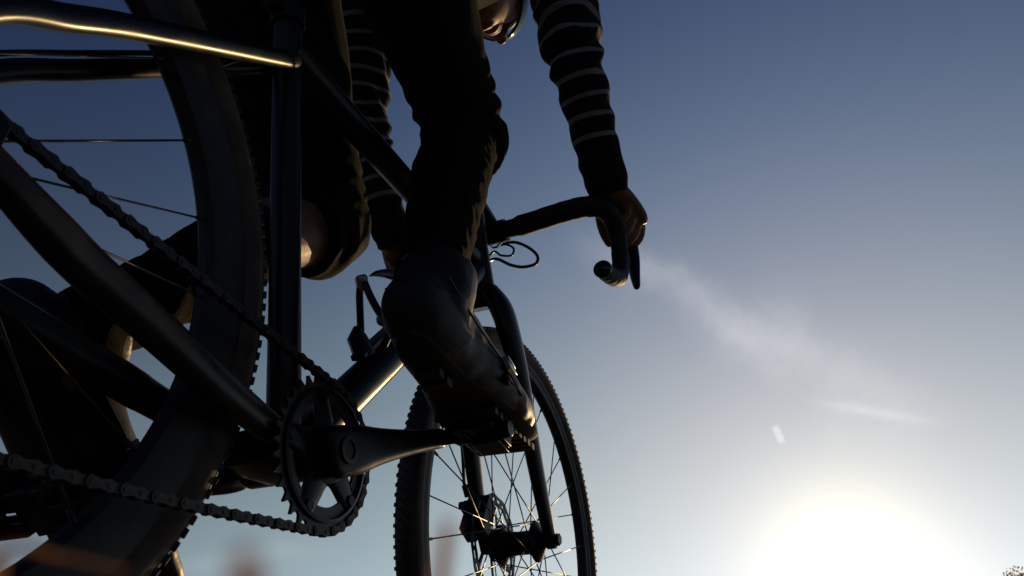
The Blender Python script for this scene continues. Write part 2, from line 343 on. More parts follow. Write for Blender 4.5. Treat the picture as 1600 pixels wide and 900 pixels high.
# wheels
def wheel(cx, rin, nsp, phase, front):
    c = V3(cx, 0, .3435)
    mb = MB()
    mb.rev([(rin, -.004), (rin+.004, -.009), (rin+.016, -.0115), (.305, -.012), (.3135, -.0115), (.3135, -.0085), (.307, 0), (.3135, .0085), (.3135, .0115), (.305, .012), (rin+.016, .0115), (rin+.004, .009), (rin, .004)], c, 144)
    w = part('front_wheel' if front else 'rear_wheel', mb, M['rim'], steer=front)
    ch = dict(parent=w, steer=front)
    # tyre : sidewalls and tread as two parts
    mb = MB(); mb.rev([(.312, -.0105), (.318, -.0145), (.326, -.0165), (.333, -.0155), (.3375, -.0125), (.3365, -.0115), (.326, -.0135), (.314, -.0085)], c, 144)
    mb.rev([(.312, .0105), (.318, .0145), (.326, .0165), (.333, .0155), (.3375, .0125), (.3365, .0115), (.326, .0135), (.314, .0085)], c, 144)
    part('tyre_sidewall', mb, M['sidewall'], **ch)
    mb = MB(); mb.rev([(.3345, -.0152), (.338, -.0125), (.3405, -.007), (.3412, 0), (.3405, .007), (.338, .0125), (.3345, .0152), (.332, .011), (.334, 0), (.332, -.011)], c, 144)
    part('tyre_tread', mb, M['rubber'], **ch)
    # knobs
    def knob(mbx, a, y, hr=.0022, ht=.0034, hy=.0024):
        rr = .3415-.55*y*y/.0165 if abs(y) < .009 else .3372
        er = Vector((math.cos(a), 0, math.sin(a))); et = Vector((-math.sin(a), 0, math.cos(a)))
        tilt = Vector((0, 1, 0)) if abs(y) < .009 else (Vector((0, 1, 0))*.75-er*math.copysign(.66, y)).normalized()
        nr = er if abs(y) < .009 else (er*.75+Vector((0, math.copysign(.66, y), 0))).normalized()
        rot = Matrix((et, tilt, nr)).transposed()
        mbx.box(c+er*rr+Vector((0, y, 0)), (ht, hy, hr), rot, .86)
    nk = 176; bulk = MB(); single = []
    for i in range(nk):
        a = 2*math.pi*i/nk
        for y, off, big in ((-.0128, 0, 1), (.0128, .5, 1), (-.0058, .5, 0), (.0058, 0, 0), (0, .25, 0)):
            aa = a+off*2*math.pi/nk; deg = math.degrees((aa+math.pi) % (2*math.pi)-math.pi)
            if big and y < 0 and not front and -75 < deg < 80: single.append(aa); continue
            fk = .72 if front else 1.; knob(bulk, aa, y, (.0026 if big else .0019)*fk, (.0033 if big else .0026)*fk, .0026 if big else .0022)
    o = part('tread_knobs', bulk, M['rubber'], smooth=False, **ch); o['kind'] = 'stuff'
    if single:
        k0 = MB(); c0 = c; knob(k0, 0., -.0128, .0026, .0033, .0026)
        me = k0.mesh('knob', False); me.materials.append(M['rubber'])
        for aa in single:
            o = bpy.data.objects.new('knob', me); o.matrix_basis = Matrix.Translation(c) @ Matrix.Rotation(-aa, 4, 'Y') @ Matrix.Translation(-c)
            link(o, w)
    # hub
    hw = .048 if front else .062
    mb = MB(); rp = [(.006, -hw-.008), (.010, -hw-.008), (.0105, -hw+.004), (.0155, -hw+.007), (.030, -.033 if front else -.032), (.031, -.030), (.018, -.022), (.0175, .0), (.020, .020), (.031, .028), (.030, .031), (.018, .034), (.016, hw-.006), (.0105, hw-.003), (.010, hw+.008), (.006, hw+.008)]
    mb.rev(rp, c, 40); part('hub', mb, M['alloy_black'], **ch)
    # spokes
    smb = [];
    for i in range(nsp):
        side = -1 if i % 2 else 1; lead = 1 if (i//2) % 2 else -1
        a = R(phase)+2*math.pi*i/nsp
        if not front:
            side, lead = {1: (-1, 1), 0: (-1, -1), nsp-1: (-1, -1), nsp-2: (-1, -1), nsp-3: (-1, 1), nsp-4: (1, 1)}.get(i, (side, lead))
        af = a+lead*R(68 if nsp > 26 else 55)
        p0 = c+V3(.0285*math.cos(af), side*.0305, .0285*math.sin(af)); p1 = c+V3((rin+.002)*math.cos(a), side*.003, (rin+.002)*math.sin(a))
        t = (p1-p0).normalized()
        mb = MB(); mb.tube([p0, p1-t*.012], .0010, 6); mb.tube([p1-t*.013, p1+t*.002], .0019, 8); part('spoke', mb, M['spoke'], **ch)
    a = R(-66); er = V3(math.cos(a), 0, math.sin(a))
    if front: er = V3(math.cos(R(-157)), 0, math.sin(R(-157)))
    mb = MB(); mb.tube([c+er*(rin+.002), c+er*(rin-.022)], .0031, 10); mb.tube([c+er*(rin-.022), c+er*(rin-.034)], .0022, 8); part('valve', mb, M['alloy_black'], **ch)
    # disc rotor with cut-outs
    yr = .0415 if front else .0465
    n = 120; Ro = .080 if front else .070
    outer = [((Ro+.0012*math.sin(i*2*math.pi*12/n))*math.cos(2*math.pi*i/n)+cx, (Ro+.0012*math.sin(i*2*math.pi*12/n))*math.sin(2*math.pi*i/n)+.3435) for i in range(n)]
    mid = [((Ro-.0052)*math.cos(2*math.pi*i/n)+cx, (Ro-.0052)*math.sin(2*math.pi*i/n)+.3435) for i in range(n)]
    mid2 = [((Ro-.0105)*math.cos(2*math.pi*i/n)+cx, (Ro-.0105)*math.sin(2*math.pi*i/n)+.3435) for i in range(n)]
    inn = [((Ro-.0155+.0015*math.sin(i*2*math.pi*12/n))*math.cos(2*math.pi*i/n)+cx, (Ro-.0155+.0015*math.sin(i*2*math.pi*12/n))*math.sin(2*math.pi*i/n)+.3435) for i in range(n)]
    mb = MB(); mb.ringplate(outer, mid, yr-.0009, yr+.0009); mb.ringplate(mid2, inn, yr-.0009, yr+.0009)
    for i in range(24):
        a = 2*math.pi*i/24; er = V3(math.cos(a), 0, math.sin(a)); et = V3(-er.z, 0, er.x)
        mb.box(c+er*(Ro-.0078)+V3(0, yr, 0), (.0032, .00085, .0036), Matrix((er, V3(0, 1, 0), et)).transposed())
    for i in range(6):
        a = 2*math.pi*i/6; b = a+R(38)
        mb.tube([c+V3(.020*math.cos(a), yr, .020*math.sin(a)), c+V3(.043*math.cos(a+R(25)), yr, .043*math.sin(a+R(25))), c+V3((Ro-.013)*math.cos(b), yr, (Ro-.013)*math.sin(b))], [(.0009, .006), (.0009, .0042), (.0009, .006)], 8, up=(0, 1, 0))
    mb.rev([(.014, yr-.004), (.024, yr-.003), (.024, yr+.002), (.014, yr+.004)], c, 36)
    part('brake_rotor', mb, M['rotor'], **ch)
    return w
rw = wheel(0., .2732, 24, 38.0, False)
fw = wheel(.9872, .2905, 32, .75, True)

# fork
mb = MB(); cr = HL-HAX*.035
mb.tube([HL-HAX*.012, HL-HAX*.02, cr, cr-HAX*.012], [(.026, .026), (.024, .030), (.019, .034), (.012, .030)], 24, up=(1, 0, 0))
fork = part('fork', mb, M['paint'], steer=True)
for s in (-1, 1):
    sec = spline([(cr.x-.004, s*.018, cr.z+.016, .026, .015), (cr.x+.006, s*.034, cr.z-.012, .031, .017), (cr.x+.018, s*.044, cr.z-.05, .030, .0155), (.870, s*.049, .575, .024, .0135), (.918, s*.052, .465, .0205, .0115), (.962, s*.0545, .378, .017, .0095), (.982, s*.0555, .345, .013, .0085)], 5)
    mb = MB(); mb.tube([q[:3] for q in sec], [(q[3], q[4]) for q in sec], 18, up=(1, 0, .3)); part('fork_leg', mb, M['paint'], fork, True)
mb = MB(); mb.tube([FX+V3(0, -.064, 0), FX+V3(0, .064, 0)], .0085, 20)
for s in (-1, 1): mb.tube([FX+V3(0, s*.048, 0), FX+V3(0, s*.062, 0)], [.013, .0125], 20)
mb.tube([FX+V3(0, -.062, 0), FX+V3(0, -.069, 0)], .0095, 6)
part('thru_axle', mb, M['alloy_black'], fork, True, bevel=.001)
# front brake caliper on the left leg and its hose
mb = MB(); rot = Matrix.Rotation(R(25), 3, 'Y')
cc = V3(.940, .0475, .376)
mb.box(cc+V3(0, .010, 0), (.017, .0085, .033), rot); mb.box(cc+V3(0, -.012, 0), (.016, .0065, .029), rot)
mb.box(cc+V3(-.019, .002, .010), (.008, .014, .010), rot); mb.box(cc+V3(-.01, .006, -.022), (.010, .010, .012), rot)
mb.tube([cc+V3(-.004, .02, .020), cc+V3(-.004, .032, .020)], .0065, 12); mb.tube([cc+V3(.004, .012, -.02), cc+V3(.004, .026, -.02)], .0055, 6)
mb.tube([cc+V3(-.012, .014, .030), cc+V3(-.018, .018, .048)], .0052, 10); mb.tube([cc+V3(-.024, .012, -.03), cc+V3(-.016, .012, -.012)], .005, 10)
part('brake_caliper', mb, M['alloy_black'], fork, True, bevel=.0015)
mb = MB(); mb.tube(spline([(.922, .066, .424), (.905, .066, .49), (.868, .066, .57), (.836, .058, .64), (.822, .044, .70), (.84, .04, .78), (.872, .05, .855)], 6), .0027, 8)
part('front_brake_hose', mb, M['cable'], fork, True)

# headset, stem, handlebar
mb = MB()
for a, b, r_ in ((.125, .133, .0235), (.134, .139, .0185), (.140, .145, .0185)): mb.tube([HL+HAX*a, HL+HAX*b], r_, 24)
part('headset_spacer', mb, M['alloy_black'], steer=True, bevel=.001)
BC = V3(.868, 0, .861)
mb = MB(); sc_ = HL+HAX*.164; mb.tube([HL+HAX*.1455, HL+HAX*.183], .0185, 24); mb.tube([sc_, BC], [.0155, .0145], 20)
mb.tube([BC+V3(0, -.022, 0), BC+V3(0, .022, 0)], .0205, 24); mb.tube([HL+HAX*.183, HL+HAX*.187], [.017, .013], 24)
stem = part('stem', mb, M['alloy_black'], steer=True, bevel=.001)
def barpts(s):
    return spline([(.868, s*.0, .861), (.868, s*.06, .863), (.868, s*.13, .868), (.872, s*.172, .870), (.888, s*.196, .871), (.915, s*.204, .867), (.934, s*.2055, .853), (.941, s*.206, .825), (.938, s*.207, .785), (.924, s*.208, .750), (.899, s*.2075, .7305), (.873, s*.205, .7215), (.848, s*.2025, .7165)], 6)
mb = MB(); pr_ = barpts(-1); pl_ = barpts(1); allp = list(reversed([Vector(p) for p in pl_]))+[Vector(p) for p in pr_[1:]]
rad = [.0160 if abs(p.y) < .045 else .0182-.0040*min(1, max(0, (.862-p.z)/.035))+.0009*(((i*7) % 10)/10) for i, p in enumerate(allp)]
mb.tube(allp, rad, 16); hb = part('handlebar', mb, M['tape'], steer=True)
for s in (-1, 1):
    mb = MB(); e = Vector((.848, s*.2025, .7165)); t = V3(-.99, 0, -.14).normalized(); e = e+t*.0005
    mb.tube([e, e+t*.004, e+t*.0075, e+t*.0095], [.0152, .0149, .011, .003], 24); part('bar_end_plug', mb, M['gloss'], hb, True)
    # hood
    mb = MB(); sec = spline([(.930, s*.205, .872, .018, .0155), (.955, s*.206, .874, .020, .0165), (.985, s*.207, .882, .020, .0165), (1.005, s*.208, .902, .019, .0155), (1.010, s*.208, .922, .014, .012), (1.010, s*.208, .930, .006, .006)], 4)
    mb.tube([q[:3] for q in sec], [(q[3], q[4]) for q in sec], 16, up=(0, 0, 1)); lv = part('brake_lever', mb, M['plastic'], hb, True)
    mb = MB(); sec = spline([(1.000, s*.210, .885, .010, .010), (.998, s*.214, .86, .011, .012), (.988, s*.218, .82, .009, .012), (.970, s*.223, .775, .007, .0095), (.955, s*.228, .745, .0055, .0068), (.951, s*.229, .737, .004, .005)], 4)
    mb.tube([q[:3] for q in sec], [(q[3], q[4]) for q in sec], 12, up=(1, 0, .4)); o = part('lever_blade', mb, M['gloss'], hb, True)
# hose loops in front of the head tube
for pts, r_ in (([(.872, -.012, .842), (.895, .006, .852), (.905, -.001, .862), (.915, -.020, .865), (.925, -.041, .854), (.930, -.056, .835), (.925, -.055, .815), (.918, -.034, .809), (.905, -.015, .810), (.89, .008, .82), (.86, .016, .79), (.83, .018, .74), (.80, .012, .69)], .0030),
                ([(.872, .012, .842), (.89, .013, .846), (.90, -.004, .855), (.905, -.017, .849), (.906, -.020, .840), (.90, -.017, .827), (.89, -.002, .825), (.88, .009, .829), (.855, .020, .78)], .0021)):
    mb = MB(); mb.tube(spline(pts, 8), r_, 10); part('cable_loop', mb, M['cable'], hb, True)

# crankset
ca = Matrix.Rotation(-CA, 3, 'Y')
def crankarm(s):
    yb = -.049 if s < 0 else .049
    k = 1 if s < 0 else -1
    prof = spline([(-.021, .012, .004), (-.016, .021, .008), (0, .0235, .0095), (.025, .0225, .0095), (.06, .0175, .0085), (.11, .0132, .0075), (.15, .0112, .007), (.168, .0112, .0068), (.178, .0105, .006), (.183, .006, .004)], 3)
    mb = MB(); mb.tube([BB+ca @ V3(k*q[0], 0, 0)+V3(0, yb+s*(.012+.012*max(0, q[0])/.17), 0) for q in prof], [(q[1], q[2]) for q in prof], 28, up=tuple(ca @ V3(0, 0, 1)), sq=.5)
    return mb
mb = MB(); mb.rev([(.004, -.060), (.011, -.0605), (.0125, -.059), (.0125, .059), (.011, .0605), (.004, .060)], BB, 32)
crank = part('crankset', mb, M['alloy_black'])
for s in (-1, 1): part('crank_arm', crankarm(s), M['alloy_black'], crank)
mb = MB(); mb.rev([(.0085, -.0725), (.0125, -.0725), (.0125, -.066), (.0085, -.066)], BB, 32); mb.rev([(.0002, -.071), (.0085, -.071), (.0085, -.066), (.0002, -.066)], BB, 24)
part('crank_bolt', mb, M['alloy_black'], crank)
# spider of four arms
mb = MB(); mb.rev([(.011, -.050), (.027, -.050), (.029, -.045), (.027, -.040), (.011, -.040)], BB, 36)
for i in range(5):
    a = R(37+72*i)
    u = V3(math.cos(a), 0, math.sin(a))
    mb.tube([BB+u*.012+V3(0, -.046, 0), BB+u*.03+V3(0, -.046, 0), BB+u*.052+V3(0, -.045, 0), BB+u*.059+V3(0, -.045, 0)], [(.004, .019), (.004, .0145), (.0035, .0125), (.003, .009)], 12, up=(0, 1, 0))
    mb.tube([BB+u*.0535+V3(0, -.0505, 0), BB+u*.0535+V3(0, -.040, 0)], .005, 12)
part('spider', mb, M['alloy_black'], crank, bevel=.0005)
# chainring : 34 teeth
NT = 34; PT = .0677
outer = []; inner = []
for i in range(NT):
    for f_, r_ in ((0, .0648), (.2, .0652), (.36, .0692), (.44, .0722), (.56, .0722), (.64, .0692), (.8, .0652)):
        a = 2*math.pi*(i+f_)/NT+.05; outer.append((BB.x+r_*math.cos(a), BB.z+r_*math.sin(a)))
        inner.append((BB.x+.0470*math.cos(a), BB.z+.0470*math.sin(a)))
mb = MB(); mb.ringplate(outer, inner, -.0465, -.0435)
cr_ring = part('chainring', mb, M['ring'], crank, smooth=False)
mb = MB(); mb.rev([(.0575, -.0500), (.0605, -.0495), (.0605, -.0466), (.0575, -.0466)], BB, 96); part('chainring_guard', mb, M['alloy_black'], crank)

# pedals
def pedal(s):
    c = BB+(ca @ V3(.1725, 0, 0))*(1 if s < 0 else -1); c.y = s*.122
    mb = MB(); mb.tube([V3(c.x, s*.066, c.z), V3(c.x, s*.155, c.z)], [.0068, .0055], 14)
    mb.tube([V3(c.x, s*.076, c.z), V3(c.x, s*.094, c.z), V3(c.x, s*.10, c.z)], [.0085, .0085, .012], 16)
    p = part('pedal', mb, M['alloy_black'])
    mb = MB(); rot = Matrix.Rotation(R(3 if s < 0 else 42), 3, 'Y')
    cc = V3(c.x, s*.127, c.z)
    mb.tube([cc+V3(0, -.034, 0), cc+V3(0, -.02, 0), cc+V3(0, .028, 0), cc+V3(0, .032, 0)], [.0095, .0115, .0105, .006], 16)
    for sg in (-1, 1):
        mb.box(cc+rot @ V3(.024, 0, sg*.007), (.006, .020, .0022), rot); mb.box(cc+rot @ V3(-.022, 0, sg*.007), (.008, .018, .0022), rot)
        mb.box(cc+rot @ V3(0, sg*.020, 0), (.029, .0028, .0085), rot); mb.box(cc+rot @ V3(-.016, sg*.010, 0), (.008, .0028, .0105), rot)
    mb.box(cc+rot @ V3(.006, s*.008, -.0135), (.016, .016, .0045), rot, .7)
    part('pedal_cage', mb, M['alloy_black'], p, bevel=.001)
    return p
pedal(-1); pedal(1)

# drivetrain : chain, cassette, derailleur
CG = .0296
cog = MB()
for k in range(9):
    rr = .054-.0042*k; n = 22
    o_ = []; i_ = []
    for i in range(n*2):
        a = math.pi*i/n; q = rr+(.0018 if i % 2 else -.0018); o_.append((q*math.cos(a), .3435+q*math.sin(a))); i_.append((.016*math.cos(a), .3435+.016*math.sin(a)))
    cog.ringplate(o_, i_, -.030-.0033*k, -.0285-.0033*k)
part('cassette', cog, M['steel'], smooth=False)
dL = RX-BB; Ld = math.hypot(dL.x, dL.z); u = V3(dL.x/Ld, 0, dL.z/Ld); n_ = V3(u.z, 0, -u.x); n_ = n_*(1 if n_.z > 0 else -1)
sb = (PT-CG)/Ld; nn = n_*math.sqrt(1-sb*sb)+u*sb
yc = V3(0, -.045, 0)
A1 = BB+yc+nn*PT; B1 = RX+yc+nn*CG
low0 = V3(.4119-.003, -.045, .2865-PT); lowdir = V3(-.258, 0, -.026).normalized()
# tangent of the lower run to the ring
nl = V3(-lowdir.z, 0, lowdir.x); nl = nl*(1 if nl.z < 0 else -1)
A2 = BB+yc+nl*PT; JP = V3(.034, -.045, .171); A2b = A2+lowdir*.43
GP = V3(.012, -.045, .262)
path = [B1+(B1-A1).normalized()*0]
m_ = 40; path = [B1+(A1-B1)*i/m_ for i in range(m_)]
a0 = math.atan2(nn.z, nn.x); a1 = math.atan2(nl.z, nl.x)
if a1 > a0: a1 -= 2*math.pi
path += [BB+yc+V3(PT*math.cos(a0+(a1-a0)*i/40), 0, PT*math.sin(a0+(a1-a0)*i/40)) for i in range(40)]
end = V3(.020, -.045, A2.z+(A2.x-.020)*(lowdir.z/lowdir.x)*-1)
tl = (A2.x-.02)/abs(lowdir.x); end = A2+lowdir*tl
sag = lambda t: V3(0, 0, -.004*math.sin(math.pi*t))
path += [A2+lowdir*tl*i/40+sag(i/40) for i in range(41)]
# round the lower jockey wheel, up to the guide pulley and back onto the cog
jr = .021
jc = end+V3(lowdir.z, 0, -lowdir.x)*jr*(1 if (V3(lowdir.z, 0, -lowdir.x)).z > 0 else -1)
path += [jc+V3(jr*math.cos(a), 0, jr*math.sin(a)) for a in [R(-90-15*i) for i in range(1, 13)]]
gc = V3(.010, -.045, .285-.018)
path += [Vector(p) for p in spline([tuple(path[-1]), (-.004, -.045, .235), (.022, -.045, .265), (.024, -.045, .29), (.0, -.045, .3435-CG), (-.022, -.045, .3245), (-CG, -.045, .3435), (-.022, -.045, .365), tuple(B1+(B1-A1)*.0)], 6)][1:-1]
cum = [0.]
for i in range(1, len(path)): cum.append(cum[-1]+(path[i]-path[i-1]).length)
def at(s_):
    i = max(1, next((k for k in range(len(cum)) if cum[k] >= s_), len(cum)-1)); t = (s_-cum[i-1])/max(1e-9, cum[i]-cum[i-1]); return path[i-1].lerp(path[i], t)
P0 = .0127; nl_ = int(cum[-1]/P0)
pins = [at(i*P0) for i in range(nl_+1)]
def plate(mb, y, t, rad=.0044, w=.0030):
    o_ = []
    for i in range(7): a = R(100+160*i/6); o_.append((-P0/2+rad*math.cos(a), rad*math.sin(a)))
    o_.append((0, -w))
    for i in range(7): a = R(-80+160*i/6); o_.append((P0/2+rad*math.cos(a), rad*math.sin(a)))
    o_.append((0, w))
    mb.prism(o_, y-t, y+t)
mbi = MB(); plate(mbi, -.0018, .0005); plate(mbi, .0018, .0005); mei = mbi.mesh('inner_link', False); mei.materials.append(M['chain'])
mbo = MB(); plate(mbo, -.0031, .0005, .0043, .0028); plate(mbo, .0031, .0005, .0043, .0028); meo = mbo.mesh('outer_link', False); meo.materials.append(M['chain'])
mb = MB()
for p in pins:
    mb.tube([p+V3(0, -.0041, 0), p+V3(0, .0041, 0)], .0017, 8); mb.tube([p+V3(0, -.0014, 0), p+V3(0, .0014, 0)], .0037, 10)
chain = part('chain', mb, M['chain'])
for i in range(nl_):
    a, b = pins[i], pins[i+1]; x = (b-a).normalized(); z = x.cross(V3(0, 1, 0))
    o = bpy.data.objects.new('chain_link', mei if i % 2 else meo)
    w4 = Matrix((x, V3(0, 1, 0), z)).transposed().to_4x4(); w4.translation = (a+b)/2; o.matrix_basis = w4; link(o, chain)
mb = MB(); mb.box(V3(-.008, -.062, .292), (.013, .010, .022), Matrix.Rotation(R(20), 3, 'Y')); mb.box(V3(.006, -.058, .268), (.018, .010, .012), Matrix.Rotation(R(-35), 3, 'Y'))
rd = part('rear_derailleur', mb, M['alloy_black'], bevel=.003)
for y in (-.051, -.039):
    mb = MB(); mb.tube([gc+V3(0, y+.045, .008), jc+V3(0, y+.045, -.008)], [(.0012, .010), (.0012, .010)], 10, up=(0, 1, 0)); part('derailleur_cage', mb, M['alloy_black'], rd)
for c_ in (gc, jc):
    o_ = []; i_ = []
    for i in range(22):
        a = math.pi*i/11; q = .0205 if i % 2 else .0165; o_.append((c_.x+q*math.cos(a), c_.z+q*math.sin(a))); i_.append((c_.x+.004*math.cos(a), c_.z+.004*math.sin(a)))
    mb = MB(); mb.ringplate(o_, i_, -.0462, -.0438); part('jockey_wheel', mb, M['plastic'], rd, smooth=False)

# bottle cage on the down tube
dtd = (HL+HAX*.02-BB).normalized(); dtn = V3(-dtd.z, 0, dtd.x)
def DT(t, h, y=0.): return BB+dtd*t+dtn*h+V3(0, y, 0)
mb = MB(); mb.box(DT(.225, .027), (.05, .009, .004), Matrix((dtd, V3(0, 1, 0), dtn)).transposed())
cage = part('bottle_cage', mb, M['plastic'], bevel=.002)
def cagept(t, h, y): return tuple(DT(t, h, y))
mb = MB(); mb.tube(spline([cagept(.203, .024, .012), cagept(.213, .042, .009), cagept(.221, .062, .006), cagept(.230, .084, .003), cagept(.236, .098, -.001)], 6), [(.0048, .004)]*25, 10, up=(0, 1, 0))
mb.tube(spline([cagept(.235, .098, -.006), cagept(.224, .080, -.014), cagept(.209, .066, -.026), cagept(.200, .057, -.035), cagept(.199, .043, -.036), cagept(.205, .026, -.02)], 6), [(.0048, .004)]*31, 10, up=(0, 1, 0))
mb.tube([DT(.192, .021), DT(.195, .045, .004), DT(.206, .052, .006)], [(.012, .016), (.011, .013), (.005, .006)], 10, up=(0, 1, 0))
part('cage_arm', mb, M['plastic'], cage, bevel=.001)
mb = MB(); mb.tube([DT(.232, .088, -.003), DT(.2345, .096, -.003), DT(.237, .103, -.003), DT(.239, .106, -.003)], [(.0075, .004), (.0085, .0045), (.0085, .0042), (.006, .002)], 14, up=(0, 1, 0))
part('cage_tip', mb, M['alloy'], cage, bevel=.0008)
mb = MB(); P = spline([(*cagept(.262, .098, .0), .0008, .0008), (*cagept(.28, .095, -.001), .004, .004), (*cagept(.305, .086, -.003), .007, .0055), (*cagept(.335, .068, -.008), .010, .006), (*cagept(.34, .045, -.024), .010, .006), (*cagept(.325, .025, -.012), .009, .006)], 6)
mb.tube([q[:3] for q in P], [(q[3], q[4]) for q in P], 12, up=tuple(dtd))
part('cage_hook', mb, M['plastic'], cage)

# ------------------------------------------------------------------ the rider
def remesh(mb, vox, smooth=3, name='m'):
    me = mb.mesh(name); o = bpy.data.objects.new(name, me); scene.collection.objects.link(o)
    r = o.modifiers.new('r', 'REMESH'); r.mode = 'VOXEL'; r.voxel_size = vox
    s = o.modifiers.new('s', 'SMOOTH'); s.factor = .5; s.iterations = smooth
    dg = bpy.context.evaluated_depsgraph_get(); dg.update()
    m2 = bpy.data.meshes.new_from_object(o.evaluated_get(dg)); bpy.data.objects.remove(o)
    m2.polygons.foreach_set('use_smooth', [True]*len(m2.polygons)); m2.name = name
    return m2
def verts(me):
    a = np.empty(len(me.vertices)*3); me.vertices.foreach_get('co', a); return a.reshape(-1, 3)
def normals(me):
    a = np.empty(len(me.vertices)*3); me.vertex_normals.foreach_get('vector', a); return a.reshape(-1, 3)
def setverts(me, v): me.vertices.foreach_set('co', v.ravel()); me.update()
def nearest_axis(v, axis):
    """arc length and distance of each vertex to a polyline"""
    A = np.array([tuple(p)[:3] for p in axis], float); seg = A[1:]-A[:-1]; ln = np.linalg.norm(seg, axis=1); cum_ = np.concatenate([[0], np.cumsum(ln)])
    best = np.full(len(v), 1e9); s = np.zeros(len(v))
    for i in range(len(seg)):
        t = ((v-A[i])@seg[i])/(ln[i]**2)
        lo = -2 if i == 0 else 0; hi = 3 if i == len(seg)-1 else 1
        t = np.clip(t, lo, hi); dd = np.linalg.norm(v-A[i]-np.outer(t, seg[i]), axis=1)
        k = dd < best; best[k] = dd[k]; s[k] = cum_[i]+t[k]*ln[i]
    return s, best
def wrinkle(me, amp, scale, stretch=None, seed=0.):
    v = verts(me); n = normals(me); out_ = np.empty(len(v))
    sx = np.array(stretch or (1, 1, 1))*scale
    q = v*sx+seed
    for i in range(len(v)): out_[i] = mnoise.noise(Vector(q[i]))
    setverts(me, v+n*(amp*out_)[:, None]); return out_

HIP = {-1: V3(.24, -.092, 1.03), 1: V3(.25, .095, 1.02)}
KNEE = {-1: V3(.606, -.070, .838), 1: V3(.525, .105, .668)}
ANK = {-1: V3(.440, -.123, .470), 1: V3(.266, .124, .374)}
SHO = {-1: V3(.685, -.185, 1.385), 1: V3(.648, .20, 1.37)}
ELB = {-1: V3(.735, -.203, 1.125), 1: V3(.742, .236, 1.13)}
WRI = {-1: V3(.868, -.214, .905), 1: V3(.868, .212, .905)}
HEAD = V3(.828, .010, 1.508); HF = V3(.78, -.05, -.62).normalized(); HR = HF.cross(V3(0, 0, 1)).normalized(); HU = HR.cross(HF)
def hp(f, r, u): return HEAD+HF*f+HR*r+HU*u
rider = empty('person', (.24, 0, .98))
tag(rider, 'person in striped dark jersey and dark trousers riding the bicycle with hands on the bars', 'person')

